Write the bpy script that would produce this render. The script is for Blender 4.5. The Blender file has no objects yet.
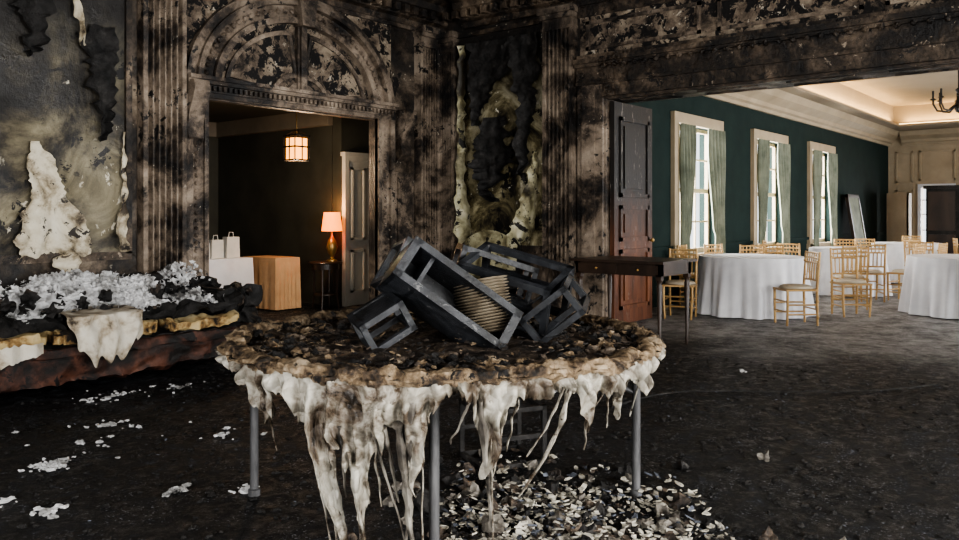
import bpy, math, random
from mathutils import Vector, Matrix, noise
random.seed(7)
pi=math.pi
# ------------------------------------------------------------------ materials
def nt(name):
    m=bpy.data.materials.new(name); m.use_nodes=True
    return m,m.node_tree.nodes,m.node_tree.links,m.node_tree.nodes['Principled BSDF']
def ramp(n,stops):
    r=n.new('ShaderNodeValToRGB'); e=r.color_ramp.elements
    while len(e)<len(stops): e.new(0.5)
    for i,(p,c) in enumerate(stops):
        e[i].position=p; e[i].color=(c[0],c[1],c[2],1)
    return r
def noisen(n,l,vec,scale,detail=8,rough=.6,dist=0):
    t=n.new('ShaderNodeTexNoise'); t.inputs['Scale'].default_value=scale; t.inputs['Detail'].default_value=detail
    t.inputs['Roughness'].default_value=rough; t.inputs['Distortion'].default_value=dist
    l.new(vec,t.inputs['Vector']); return t
def mixc(n,l,fac,a,b):
    m=n.new('ShaderNodeMix'); m.data_type='RGBA'
    for s,v in ((0,fac),(6,a),(7,b)):
        if hasattr(v,'links') or hasattr(v,'is_linked'): l.new(v,m.inputs[s])
        elif isinstance(v,(tuple,list)): m.inputs[s].default_value=(v[0],v[1],v[2],1)
        else: m.inputs[s].default_value=v
    return m.outputs[2]
def step(n,l,src,a,b):
    mr=n.new('ShaderNodeMapRange'); mr.inputs[1].default_value=a; mr.inputs[2].default_value=b; l.new(src,mr.inputs[0]); return mr.outputs[0]
def surf(name,stops,scale=3,detail=8,nrough=.6,dist=.3,rough=.7,bump=.3,bscale=None,chips=(),soot=None,
         rrange=None,stretch=(1,1,1),spec=.4,metal=0,dimple=None,sss=0,bdist=.02,trans=0):
    m,n,l,b=nt(name)
    if chips and isinstance(chips[0][0],(int,float)): chips=(chips,)
    tc=n.new('ShaderNodeTexCoord'); mp=n.new('ShaderNodeMapping'); mp.inputs['Scale'].default_value=stretch
    l.new(tc.outputs['Object'],mp.inputs['Vector']); v=mp.outputs['Vector']
    t=noisen(n,l,v,scale,detail,nrough,dist); r=ramp(n,stops); l.new(t.outputs['Fac'],r.inputs['Fac']); col=r.outputs['Color']
    if soot:
        z0,z1,amp=soot
        g=n.new('ShaderNodeNewGeometry'); s=n.new('ShaderNodeSeparateXYZ'); l.new(g.outputs['Position'],s.inputs[0])
        t2=noisen(n,l,v,1.3,8,.7,.8)
        a=n.new('ShaderNodeMath'); a.operation='MULTIPLY_ADD'; l.new(t2.outputs['Fac'],a.inputs[0]); a.inputs[1].default_value=amp
        l.new(s.outputs['Z'],a.inputs[2])
        mr=n.new('ShaderNodeMapRange'); mr.inputs[1].default_value=z0+amp*.5; mr.inputs[2].default_value=z1+amp*.5
        l.new(a.outputs[0],mr.inputs[0]); col=mixc(n,l,mr.outputs[0],col,(.012,.01,.009))
    for cc,cs,th,mth in chips:
        t3=noisen(n,l,v,cs,4,.7,.5); f=step(n,l,t3.outputs['Fac'],th,th+.025)
        if mth:
            t5=noisen(n,l,v,cs*.13+.7,5,.65,.3); f2=step(n,l,t5.outputs['Fac'],mth,mth+.06)
            mm=n.new('ShaderNodeMath'); mm.operation='MULTIPLY'; l.new(f,mm.inputs[0]); l.new(f2,mm.inputs[1]); f=mm.outputs[0]
        col=mixc(n,l,f,col,cc)
    l.new(col,b.inputs['Base Color'])
    b.inputs['Roughness'].default_value=rough; b.inputs['Metallic'].default_value=metal
    b.inputs['Specular IOR Level'].default_value=spec
    if trans: b.inputs['Transmission Weight'].default_value=trans
    if sss: 
        b.inputs['Subsurface Weight'].default_value=sss; b.inputs['Subsurface Scale'].default_value=.03
    if rrange:
        mr=n.new('ShaderNodeMapRange'); mr.inputs[1].default_value=.35; mr.inputs[2].default_value=.65
        mr.inputs[3].default_value=rrange[0]; mr.inputs[4].default_value=rrange[1]
        t4=noisen(n,l,v,scale*1.7,6); l.new(t4.outputs['Fac'],mr.inputs[0]); l.new(mr.outputs[0],b.inputs['Roughness'])
    if bump:
        bp=n.new('ShaderNodeBump'); bp.inputs['Strength'].default_value=bump; bp.inputs['Distance'].default_value=bdist
        tb=noisen(n,l,v,bscale or scale*6,8,.7); l.new(tb.outputs['Fac'],bp.inputs['Height']); nrm=bp
        if dimple:
            vo=n.new('ShaderNodeTexVoronoi'); vo.inputs['Scale'].default_value=dimple; l.new(v,vo.inputs['Vector'])
            b2=n.new('ShaderNodeBump'); b2.inputs['Strength'].default_value=1; b2.inputs['Distance'].default_value=.04; b2.invert=True
            l.new(vo.outputs['Distance'],b2.inputs['Height']); l.new(bp.outputs[0],b2.inputs['Normal']); nrm=b2
        l.new(nrm.outputs[0],b.inputs['Normal'])
    return m
def emit(name,c,s):
    m,n,l,b=nt(name); b.inputs['Base Color'].default_value=(*c,1); b.inputs['Emission Color'].default_value=(*c,1); b.inputs['Emission Strength'].default_value=s
    return m
BK=(.005,.004,.004)
M={}
M['trim']=surf('charred_trim',[(.39,BK),(.455,(.045,.032,.023)),(.52,(.19,.145,.107)),(.64,(.38,.305,.235))],scale=1.7,detail=12,nrough=.7,rough=.6,bump=.9,bscale=26,chips=((BK,8,.56,.48),((.50,.44,.36),17,.64,.54)),soot=(3.4,4.9,1.0),rrange=(.28,.8),spec=.5)
M['trimdark']=surf('sooted_trim',[(.42,BK),(.5,(.026,.018,.012)),(.58,(.10,.072,.05)),(.68,(.24,.18,.125))],scale=2.0,detail=12,nrough=.74,rough=.6,bump=.9,bscale=22,chips=((BK,8,.56,.45),((.36,.29,.22),17,.63,.5)),rrange=(.28,.75),spec=.5)
M['wall']=surf('burned_plaster',[(.42,BK),(.5,(.035,.025,.017)),(.575,(.14,.105,.075)),(.66,(.30,.24,.175))],scale=1.4,detail=12,nrough=.72,rough=.7,bump=.7,bscale=20,chips=((BK,5,.54,.5),((.5,.45,.37),13,.64,.54)),soot=(2.6,4.4,1.5),rrange=(.28,.75),spec=.5)
M['tymp']=surf('blistered_plaster',[(.40,(.02,.015,.011)),(.5,(.14,.105,.077)),(.62,(.33,.27,.2))],scale=3,detail=12,nrough=.72,rough=.75,bump=.8,bscale=24,chips=((BK,7,.50,None),((.48,.42,.34),12,.61,.5)))
M['paper']=surf('scorched_wallpaper',[(.41,(.008,.007,.006)),(.47,(.045,.036,.023)),(.54,(.15,.127,.08)),(.65,(.33,.29,.19))],scale=.9,detail=11,nrough=.66,dist=1.4,rough=.5,bump=.7,bscale=15,chips=((BK,5,.53,.47),((.62,.57,.46),7,.63,.52)),soot=(2.0,3.4,2.2),rrange=(.25,.75),spec=.5)
M['paperglow']=surf('blistered_yellow_wallpaper',[(.40,(.015,.012,.008)),(.47,(.11,.09,.045)),(.54,(.29,.25,.15)),(.64,(.52,.47,.33))],scale=1.6,detail=11,nrough=.66,dist=1.2,rough=.5,bump=.6,bscale=15,chips=((BK,5,.54,.46),((.70,.66,.54),9,.62,.5)),soot=(2.4,3.7,2.0))
M['peel']=surf('peeled_wallpaper',[(.37,(.06,.045,.03)),(.44,(.33,.275,.19)),(.52,(.60,.54,.42)),(.7,(.74,.70,.59))],scale=3,detail=11,nrough=.68,rough=.55,bump=.7,bscale=14,chips=((.03,.024,.02),7,.58,.46))
M['peelgreen']=surf('peeled_silk',[(.36,(.03,.024,.015)),(.45,(.19,.165,.09)),(.54,(.42,.39,.25)),(.68,(.66,.62,.48))],scale=3,detail=10,rough=.5,bump=.5,chips=((.012,.01,.008),6,.57,.44))
M['char']=surf('charcoal',[(.35,(.004,.004,.004)),(.6,(.022,.02,.019)),(.8,(.08,.075,.07))],scale=9,rough=.7,bump=1,bscale=30,rrange=(.35,.9))
M['ceil']=surf('sooted_ceiling',[(.4,(.006,.005,.005)),(.7,(.05,.037,.028))],scale=2,rough=.8,bump=.5,chips=(((.22,.17,.13),10,.6,.5),))
M['cloth']=surf('melted_tablecloth',[(.36,(.02,.015,.011)),(.42,(.14,.105,.075)),(.48,(.33,.295,.24)),(.54,(.52,.485,.41)),(.66,(.72,.69,.61))],scale=4.6,detail=10,nrough=.66,dist=.8,rough=.26,bump=.5,bscale=30,dimple=15,trans=.25,chips=((.07,.045,.026),9,.60,.5))
M['clothgrey']=surf('smoked_tablecloth',[(.36,(.015,.013,.011)),(.46,(.12,.105,.088)),(.56,(.30,.275,.235)),(.7,(.5,.47,.41))],scale=7,rough=.28,bump=.8,bscale=25,trans=.2)
M['rim']=surf('charred_table_rim',[(.38,(.010,.008,.006)),(.45,(.07,.045,.026)),(.53,(.24,.17,.10)),(.64,(.46,.37,.265))],scale=8,detail=12,nrough=.74,rough=.6,bump=1,bscale=28,chips=(BK,10,.54,.48))
M['ash']=surf('ash_tabletop',[(.40,(.006,.005,.005)),(.5,(.035,.026,.02)),(.58,(.12,.09,.066)),(.70,(.30,.245,.19))],scale=7,detail=12,nrough=.74,rough=.6,bump=1,bscale=25,rrange=(.3,.8))
M['frame']=surf('scorched_grey_frame',[(.35,(.008,.0085,.0095)),(.5,(.021,.023,.027)),(.68,(.048,.051,.058))],scale=5,detail=10,rough=.42,bump=.35,bscale=40,chips=(((.12,.12,.12),22,.63,.5),))
M['leg']=surf('steel_leg',[(.35,(.04,.04,.042)),(.65,(.14,.14,.145))],scale=12,rough=.5,bump=.3,metal=.3,stretch=(1,1,.2))
M['plate']=surf('smoked_china',[(.36,(.07,.055,.04)),(.5,(.22,.18,.13)),(.7,(.4,.35,.27))],scale=9,rough=.35,bump=.1)
M['foam']=surf('yellow_foam',[(.38,(.015,.011,.008)),(.44,(.25,.15,.06)),(.50,(.55,.41,.2)),(.7,(.68,.58,.36))],scale=4,detail=11,rough=.9,bump=.6)
M['leather']=surf('burned_leather',[(.41,(.007,.005,.004)),(.49,(.04,.016,.01)),(.58,(.11,.043,.026)),(.72,(.2,.09,.055))],scale=4,detail=11,rough=.55,bump=.6,chips=(BK,6,.53,.44))
M['fluff']=surf('insulation_fluff',[(.34,(.16,.155,.15)),(.43,(.55,.545,.54)),(.52,(.88,.88,.89))],scale=5,rough=.95,bump=1,bscale=50)
M['drape']=surf('singed_cotton',[(.37,(.05,.038,.026)),(.45,(.42,.35,.26)),(.55,(.68,.63,.53)),(.7,(.76,.72,.64))],scale=5,detail=10,rough=.8,bump=.5)
M['chipw']=surf('plaster_flakes',[(.36,(.08,.072,.06)),(.46,(.40,.37,.30)),(.58,(.74,.70,.60))],scale=9,detail=10,rough=.7,bump=.4)
M['chipb']=surf('ash_flakes',[(.38,(.03,.033,.04)),(.6,(.2,.22,.27)),(.8,(.42,.46,.54))],scale=6,rough=.7,bump=.3)
M['wood']=surf('mahogany',[(.3,(.014,.009,.007)),(.7,(.045,.026,.017))],scale=3,rough=.35,bump=.1,stretch=(1,1,.3))
M['doorwood']=surf('singed_door_wood',[(.3,(.035,.013,.006)),(.5,(.13,.045,.02)),(.7,(.23,.088,.038))],scale=2.5,rough=.45,bump=.2,stretch=(3,3,.4),soot=(.7,1.7,.8),chips=(((.28,.25,.22),14,.61,.5),))
M['green']=surf('dark_green_wall',[(.3,(.007,.017,.0155)),(.7,(.012,.026,.023))],scale=3,rough=.8,bump=.1,spec=.2)
M['cream']=surf('cream_paint',[(.3,(.33,.265,.175)),(.7,(.44,.355,.245))],scale=2,rough=.6,bump=.05)
M['creamceil']=surf('cream_ceiling',[(.3,(.27,.22,.155)),(.7,(.33,.27,.19))],scale=1,rough=.8,bump=.05)
M['curtain']=surf('sage_curtain',[(.3,(.09,.105,.07)),(.7,(.23,.25,.18))],scale=3,rough=.6,bump=.1)
M['linen']=surf('white_linen',[(.3,(.62,.62,.65)),(.7,(.80,.80,.82))],scale=3,rough=.8,bump=.05)
M['tan']=surf('tan_linen',[(.3,(.48,.27,.13)),(.7,(.62,.38,.2))],scale=3,rough=.8,bump=.05)
M['gold']=surf('gold_chair_paint',[(.3,(.34,.20,.08)),(.7,(.50,.33,.14))],scale=10,rough=.35,bump=0,metal=.3)
M['cushion']=surf('ivory_cushion',[(.3,(.42,.36,.27)),(.7,(.52,.45,.35))],scale=6,rough=.8,bump=.05)
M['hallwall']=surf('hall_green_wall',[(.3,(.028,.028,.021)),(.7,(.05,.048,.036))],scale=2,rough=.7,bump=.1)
M['greydoor']=surf('grey_painted_door',[(.3,(.40,.385,.335)),(.7,(.56,.535,.465))],scale=2,rough=.6,bump=.1)
M['darkdoor']=surf('dark_painted_door',[(.3,(.14,.12,.095)),(.7,(.21,.18,.14))],scale=2,rough=.6,bump=.1)
M['iron']=surf('black_iron',[(.3,(.01,.01,.01)),(.7,(.03,.028,.025))],scale=8,rough=.5,bump=.1,metal=.5)
M['brass']=surf('aged_brass',[(.3,(.25,.15,.05)),(.7,(.45,.28,.1))],scale=8,rough=.35,bump=0,metal=.7)
M['paperw']=surf('white_gift_paper',[(.3,(.5,.5,.48)),(.7,(.65,.65,.62))],scale=4,rough=.7,bump=0)
M['shade']=emit('lit_lampshade',(1,.26,.03),3)
M['lant']=emit('lantern_bulb_glass',(1,.38,.08),4)
M['cove']=emit('cove_led',(1,.70,.32),8)
def floor_mat():
    m,n,l,b=nt('scorched_floor')
    g=n.new('ShaderNodeNewGeometry'); P=g.outputs['Position']
    s=n.new('ShaderNodeSeparateXYZ'); l.new(P,s.inputs[0])
    t=noisen(n,l,P,9,12,.8,.3); r=ramp(n,[(.46,(.0015,.0015,.002)),(.53,(.007,.0075,.009)),(.585,(.035,.038,.045)),(.66,(.17,.185,.22))]); l.new(t.outputs['Fac'],r.inputs[0])
    lo=noisen(n,l,P,1.1,5,.6,.3); lof=step(n,l,lo.outputs['Fac'],.40,.62)
    base=mixc(n,l,lof,(.0025,.0025,.003),r.outputs[0])
    f=noisen(n,l,P,55,4,.7,.2); ff=step(n,l,f.outputs['Fac'],.60,.63)
    f2=noisen(n,l,P,3.5,6,.7,.2); ff2=step(n,l,f2.outputs['Fac'],.47,.55)
    mm=n.new('ShaderNodeMath'); mm.operation='MULTIPLY'; l.new(ff,mm.inputs[0]); l.new(ff2,mm.inputs[1])
    burnt=mixc(n,l,mm.outputs[0],base,(.34,.36,.41))
    t2=noisen(n,l,P,3,9,.75,.4); r2=ramp(n,[(.38,(.08,.076,.075)),(.48,(.20,.193,.19)),(.60,(.34,.33,.32))]); l.new(t2.outputs['Fac'],r2.inputs[0])
    t3=noisen(n,l,P,.9,9,.7,.5)
    a=n.new('ShaderNodeMath'); a.operation='MULTIPLY_ADD'; l.new(t3.outputs['Fac'],a.inputs[0]); a.inputs[1].default_value=5; l.new(s.outputs['X'],a.inputs[2])
    col=mixc(n,l,step(n,l,a.outputs[0],10.2,11.8),burnt,r2.outputs[0]); l.new(col,b.inputs['Base Color'])
    rr=n.new('ShaderNodeMapRange'); rr.inputs[1].default_value=.4; rr.inputs[2].default_value=.58; rr.inputs[3].default_value=.3; rr.inputs[4].default_value=.85
    l.new(t.outputs['Fac'],rr.inputs[0]); l.new(rr.outputs[0],b.inputs['Roughness']); b.inputs['Specular IOR Level'].default_value=.3
    bp=n.new('ShaderNodeBump'); bp.inputs['Strength'].default_value=1; bp.inputs['Distance'].default_value=.04
    tb=noisen(n,l,P,18,12,.8); l.new(tb.outputs['Fac'],bp.inputs['Height']); l.new(bp.outputs[0],b.inputs['Normal'])
    return m
M['floor']=floor_mat()
# ------------------------------------------------------------------ builder
class B:
    def __init__(s): s.v=[];s.f=[];s.m=[];s.mats=[]
    def mi(s,k):
        if k not in s.mats: s.mats.append(k)
        return s.mats.index(k)
    def add(s,vs,fs,k,T=None):
        o=len(s.v); i=s.mi(k)
        for p in vs:
            p=Vector(p); s.v.append(T@p if T else p)
        for f in fs: s.f.append([o+a for a in f]); s.m.append(i)
    def box(s,x0,x1,y0,y1,z0,z1,k,T=None):
        vs=[(x,y,z) for z in (z0,z1) for y in (y0,y1) for x in (x0,x1)]
        s.add(vs,[(0,2,3,1),(4,5,7,6),(0,1,5,4),(2,6,7,3),(0,4,6,2),(1,3,7,5)],k,T)
    def tube(s,pts,rad,k,n=8,T=None,cap=True,flat=None):
        pts=[Vector(p) for p in pts]; rs=rad if isinstance(rad,(list,tuple)) else [rad]*len(pts)
        vs=[];fs=[]
        for i,p in enumerate(pts):
            d=(pts[min(i+1,len(pts)-1)]-pts[max(i-1,0)]).normalized()
            u=d.orthogonal().normalized() if i==0 else (u-d*u.dot(d)).normalized()
            w=d.cross(u)
            for j in range(n):
                a=2*pi*j/n; vs.append(p+(u*math.cos(a)+w*math.sin(a)*(flat or 1))*rs[i])
        for i in range(len(pts)-1):
            for j in range(n):
                a=i*n+j;b=i*n+(j+1)%n; fs.append((a,b,b+n,a+n))
        if cap: fs.append(tuple(range(n))[::-1]); fs.append(tuple(range((len(pts)-1)*n,len(pts)*n)))
        s.add(vs,fs,k,T)
    def lathe(s,prof,k,n=24,T=None,c=(0,0,0)):
        vs=[];fs=[]
        for r,z in prof:
            for j in range(n):
                a=2*pi*j/n; vs.append((c[0]+r*math.cos(a),c[1]+r*math.sin(a),c[2]+z))
        for i in range(len(prof)-1):
            for j in range(n):
                a=i*n+j;b=i*n+(j+1)%n; fs.append((a,b,b+n,a+n))
        s.add(vs,fs,k,T)
    def grid(s,fn,nu,nv,k,closed=False,T=None):
        vs=[fn(i/nu,j/nv) for j in range(nv+1) for i in range(nu+(0 if closed else 1))]
        w=nu if closed else nu+1; fs=[]
        for j in range(nv):
            for i in range(nu):
                a=j*w+i; b=j*w+(i+1)%w; fs.append((a,b,b+w,a+w))
        s.add(vs,fs,k,T)
    def blob(s,c,r,k,amp=.4,sub=1,T=None,sq=(1,1,1)):
        seed=Vector((random.uniform(0,99),random.uniform(0,99),random.uniform(0,99)))
        t=(1+5**.5)/2
        vs=[Vector(p).normalized() for p in [(-1,t,0),(1,t,0),(-1,-t,0),(1,-t,0),(0,-1,t),(0,1,t),(0,-1,-t),(0,1,-t),(t,0,-1),(t,0,1),(-t,0,-1),(-t,0,1)]]
        fs=[(0,11,5),(0,5,1),(0,1,7),(0,7,10),(0,10,11),(1,5,9),(5,11,4),(11,10,2),(10,7,6),(7,1,8),(3,9,4),(3,4,2),(3,2,6),(3,6,8),(3,8,9),(4,9,5),(2,4,11),(6,2,10),(8,6,7),(9,8,1)]
        for _ in range(sub):
            cache={};nf=[]
            def mid(a,b):
                kk=(min(a,b),max(a,b))
                if kk not in cache: vs.append(((vs[a]+vs[b])/2).normalized()); cache[kk]=len(vs)-1
                return cache[kk]
            for a,b,c2 in fs:
                x,y,z=mid(a,b),mid(b,c2),mid(c2,a); nf+=[(a,x,z),(b,y,x),(c2,z,y),(x,y,z)]
            fs=nf
        out=[]
        for p in vs:
            q=p*r*(1+amp*noise.noise(p*1.7+seed)*2)
            out.append((c[0]+q.x*sq[0],c[1]+q.y*sq[1],c[2]+q.z*sq[2]))
        s.add(out,fs,k,T)
    def flake(s,c,r,k,tilt=.5):
        n=random.choice((4,5,5,6)); a0=random.random()*7
        R=Matrix.Rotation(random.uniform(-tilt,tilt),3,'X')@Matrix.Rotation(random.uniform(-tilt,tilt),3,'Y')
        el=random.uniform(.4,1)
        ring=[Vector((math.cos(a0+2*pi*i/n),math.sin(a0+2*pi*i/n)*el,0))*r*random.uniform(.45,1.25) for i in range(n)]
        Rz=Matrix.Rotation(random.random()*6,3,'Z'); ring=[Rz@p for p in ring]
        th=r*.12; vs=[Vector(c)+R@(p+Vector((0,0,th))) for p in ring]+[Vector(c)+R@(p*.9-Vector((0,0,th))) for p in ring]
        fs=[tuple(range(n)),tuple(range(2*n-1,n-1,-1))]+[(i,i+n,(i+1)%n+n,(i+1)%n) for i in range(n)]
        s.add(vs,fs,k)
    def prism(s,poly,axis,a,b,k,T=None):
        f={'x':lambda t,p,q:(t,p,q),'y':lambda t,p,q:(p,t,q),'z':lambda t,p,q:(p,q,t)}[axis]
        n=len(poly); vs=[f(a,*p) for p in poly]+[f(b,*p) for p in poly]
        fs=[tuple(range(n)),tuple(range(2*n-1,n-1,-1))]+[(i,i+n,(i+1)%n+n,(i+1)%n) for i in range(n)]
        s.add(vs,fs,k,T)
    def build(s,name,loc=(0,0,0),rot=0,smooth=False,mods=None):
        me=bpy.data.meshes.new(name); me.from_pydata([tuple(p) for p in s.v],[],s.f)
        for k in s.mats: me.materials.append(M[k])
        for i,p in enumerate(me.polygons): p.material_index=s.m[i]
        me.update()
        import bmesh
        bm=bmesh.new(); bm.from_mesh(me); bmesh.ops.recalc_face_normals(bm,faces=bm.faces); bm.to_mesh(me); bm.free()
        if smooth:
            me.polygons.foreach_set('use_smooth',[True]*len(me.polygons)); me.set_sharp_from_angle(angle=math.radians(45))
        o=bpy.data.objects.new(name,me); o.location=loc; o.rotation_euler=(0,0,rot); bpy.context.collection.objects.link(o); return o
def inst(o,name,loc,rot):
    c=bpy.data.objects.new(name,o.data); c.location=loc; c.rotation_euler=(0,0,rot); bpy.context.collection.objects.link(c); return c
# ------------------------------------------------------------------ camera
TH=math.radians(39.5); FW=Vector((math.cos(TH),math.sin(TH),0)); RT=Vector((math.sin(TH),-math.cos(TH),0))
cd=bpy.data.cameras.new('camera'); cam=bpy.data.objects.new('camera',cd); bpy.context.collection.objects.link(cam)
cam.location=(0,0,1.38); cam.rotation_euler=(pi/2,0,-(pi/2-TH)); cd.lens=30.03; cd.sensor_width=36; cd.shift_y=-.0574; cd.clip_start=.05
bpy.context.scene.camera=cam
try: bpy.context.scene.view_settings.look='AgX - Medium High Contrast'
except Exception as e: print(e)
# ------------------------------------------------------------------ shell
YA=7.8; XB=8.55; ZC=4.6; YC=5.6; XE=25.4; YH=YA+.12
def wall(name,axis,t0,t1,a,b,z1,ops,k):
    w=B(); z=0
    def bx(u0,u1,z0,zz):
        if u1-u0<1e-4 or zz-z0<1e-4: return
        if axis=='x': w.box(u0,u1,t0,t1,z0,zz,k)
        else: w.box(t0,t1,u0,u1,z0,zz,k)
    u=a
    for (o0,o1,oz0,oz1) in sorted(ops):
        bx(u,o0,0,z1); bx(o0,o1,0,oz0); bx(o0,o1,oz1,z1); u=o1
    bx(u,b,0,z1); return w.build(name)
wall('wall_north','x',YA,YH,-3.5,XB+.5,ZC,[(4.79,7.29,0,2.65)],'wall')
wall('wall_east','y',XB,XB+.5,-3.5,YA,ZC,[(-2,5.06,0,2.83)],'wall')
SW=[(-1.8,-.2,.5,3),(1.2,2.8,.5,3),(4.4,6.0,.5,3),(11.5,13.3,.6,2.85),(15,16.8,.6,2.85),(18.5,20.3,.6,2.85)]  # unseen south windows, added to let light into both rooms
wall('wall_south','x',-3.8,-3.5,-3.5,XE,ZC,SW,'wall')
WW=[(-1.5,.3,.5,3),(2.2,4.0,.5,3)]  # unseen west openings, added for the lights behind them
wall('wall_west','y',-3.8,-3.5,-3.8,YH,ZC,WW,'wall')
NW=[(11.62,13.17,.75,2.82),(14.92,16.47,.75,2.82),(18.22,19.77,.75,2.82)]
wall('wall_dining_north','x',YC,YC+.3,XB+.5,XE+.3,ZC,NW,'green')
wall('wall_dining_east','y',XE,XE+.3,-3.8,YC,ZC,[(3.98,4.75,0,2.15)],'cream')
f=B(); f.box(-3.8,XE+.3,-3.8,13,-.1,0,'floor'); f.build('floor')
c=B(); c.box(-3.5,XB+.5,-3.5,YH,ZC,ZC+.1,'ceil')
for yy in (5.9,3.3,.7): c.box(-3.5,XB-.3,yy-.15,yy+.15,ZC-.22,ZC,'ceil')
for xx in (6.9,4.2,1.4): c.box(xx-.15,xx+.15,-3.4,YA-.3,ZC-.22,ZC,'ceil')
c.build('ceiling')
c=B(); ZS=3.75; tx0,tx1,ty0,ty1=10.6,23.6,-2.3,4.95
c.box(XB+.5,tx0,-3.5,YC,ZS,ZS+.05,'creamceil'); c.box(tx1,XE,-3.5,YC,ZS,ZS+.05,'creamceil')
c.box(tx0,tx1,-3.5,ty0,ZS,ZS+.05,'creamceil'); c.box(tx0,tx1,ty1,YC,ZS,ZS+.05,'creamceil')
g=.16
c.box(tx0-g,tx1+g,ty1+g,ty1+g+.03,ZS+.05,4.3,'creamceil'); c.box(tx0-g,tx1+g,ty0-g-.03,ty0-g,ZS+.05,4.3,'creamceil')
c.box(tx0-g-.03,tx0-g,ty0-g,ty1+g,ZS+.05,4.3,'creamceil'); c.box(tx1+g,tx1+g+.03,ty0-g,ty1+g,ZS+.05,4.3,'creamceil')
c.box(tx0-g,tx1+g,ty0-g,ty1+g,4.3,4.35,'creamceil')
c.box(tx0,tx1,ty1+.06,ty1+.09,ZS+.05,ZS+.07,'cove'); c.box(tx1+.06,tx1+.09,ty0,ty1,ZS+.05,ZS+.07,'cove'); c.box(tx0,tx1,ty0-.09,ty0-.06,ZS+.05,ZS+.07,'cove')
c.box(XB+.5,XE,YC-.02,YC,ZS,ZC,'creamceil')
c.build('ceiling_dining')
prof=[(0,3.36),(.05,3.36),(.07,3.42),(.12,3.45),(.14,3.52),(.3,3.62),(.33,3.7),(.36,3.75),(0,3.75)]
c=B(); c.prism([(YC-p,z) for p,z in prof],'x',XB+.5,XE,'cream'); c.prism([(XE-p,z) for p,z in prof],'y',-3.5,YC-.36,'cream'); c.build('trim_1')
c=B(); c.box(XB+.5,XE,YC-.03,YC,.0,.18,'green'); 
u=XB+.5
for o in NW: c.box(u,o[0]-.15,YC-.05,YC,.84,.9,'green'); u=o[1]+.15
c.box(u,XE,YC-.05,YC,.84,.9,'green'); c.build('baseboard_dining')
c=B()
for y0,y1,z0,z1 in [(4.95,5.4,2.3,3.2),(3.9,4.8,2.35,3.2),(2.7,3.7,2.35,3.2),(1.5,2.5,1,3.2),(4.95,5.4,.3,2.1)]:
    for a in [(y0,y1,z0,z0+.05),(y0,y1,z1-.05,z1),(y0,y0+.05,z0,z1),(y1-.05,y1,z0,z1)]: c.box(XE-.03,XE,a[0],a[1],a[2],a[3],'cream')
c.build('trim_2')
# windows
def window(name,o,yw,sgn):
    w=B(); x0,x1,z0,z1=o; ya,yb=sorted((yw,yw-sgn*.05))
    for a in [(x0-.17,x0,z0-.1,z1+.17),(x1,x1+.17,z0-.1,z1+.17),(x0,x1,z1,z1+.17),(x0-.2,x1+.2,z0-.12,z0)]: w.box(a[0],a[1],ya-.02*(sgn>0),yb+.02*(sgn<0),a[2],a[3],'cream')
    ym=yw+sgn*.15; xm=(x0+x1)/2; zm=(z0+z1)/2
    for a in [(x0,x0+.06,z0,z1),(x1-.06,x1,z0,z1),(x0,x1,z0,z0+.08),(x0,x1,z1-.06,z1),(x0,x1,zm-.035,zm+.035)]: w.box(a[0],a[1],ym-.03,ym+.03,a[2],a[3],'cream')
    for i in (1,2): 
        xx=x0+(x1-x0)*i/3; w.box(xx-.014,xx+.014,ym-.015,ym+.015,z0,z1,'cream')
    for zz in (z0+(zm-z0)/2,zm+(z1-zm)/2): w.box(x0,x1,ym-.015,ym+.015,zz-.014,zz+.014,'cream')
    w.build(name)
for i,o in enumerate(NW): window('window_%d'%(i+1),o,YC,1)
for i,o in enumerate(SW): window('window_%d'%(i+4),o,-3.5,-1)  # frames for the added, unseen south windows
def curtain(x0,x1,y,z0,z1,k,n=5,lean=0,amp=.035):
    w=B()
    def fn(u,v):
        z=z1-(z1-z0)*v; s=v*v*(3-2*v) if v<.62 else 1-(v-.62)*.3
        hw=(x1-x0)/2*(1-.45*min(1,s)); 
        xc=(x0+hw) if lean<0 else (x1-hw)
        return (xc+(u*2-1)*hw,y+amp*math.sin(u*2*pi*n)*(.7+.3*math.sin(v*5))+.01*math.sin(v*9+u*4),z)
    w.grid(fn,70,20,k); return w.build('window_curtain',smooth=True)
for o in NW:
    curtain(o[0]-.04,o[0]+.46,YC-.115,.05,2.81,'curtain',5,-1); curtain(o[1]-.56,o[1]+.08,YC-.115,.05,2.81,'curtain',5,1)
# ------------------------------------------------------------------ fluted pilasters
def pilaster(name,axis,u0,u1,wy,z1):
    w=B(); dep=.13; n=6; W=u1-u0; poly=[(0,0)]
    poly.append((0,dep))
    m=.04; fw=(W-2*m)/n
    for i in range(n):
        a=m+i*fw
        poly.append((a+fw*.1,dep))
        for q in range(1,6):
            t=q/6*pi; poly.append((a+fw*(.5-.4*math.cos(t)),dep-.06*math.sin(t)))
        poly.append((a+fw*.9,dep))
    poly+= [(W,dep),(W,0)]
    if axis=='x': pl=[(u0+a,wy-b) for a,b in poly]
    else: pl=[(wy-b,u0+a) for a,b in poly]
    w.prism(pl,'z',.32,z1-.28,'trim')
    def bx(e,d,z0,zz):
        if axis=='x': w.box(u0-e,u1+e,wy-d,wy,z0,zz,'trim')
        else: w.box(wy-d,wy,u0-e,u1+e,z0,zz,'trim')
    for e,d,a,b in [(.03,.18,0,.2),(.02,.16,.2,.27),(.01,.145,.27,.32),(.01,.15,z1-.28,z1-.24),(0,.13,z1-.24,z1-.14),(.02,.17,z1-.14,z1-.08),(.04,.2,z1-.08,z1)]: bx(e,d,a,b)
    w.build(name)
pilaster('pilaster','x',4.03,4.5,YA,4.0); pilaster('pilaster','x',8.03,8.42,YA,4.0)
pilaster('pilaster','x',.6,1.07,YA,4.0)
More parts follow.
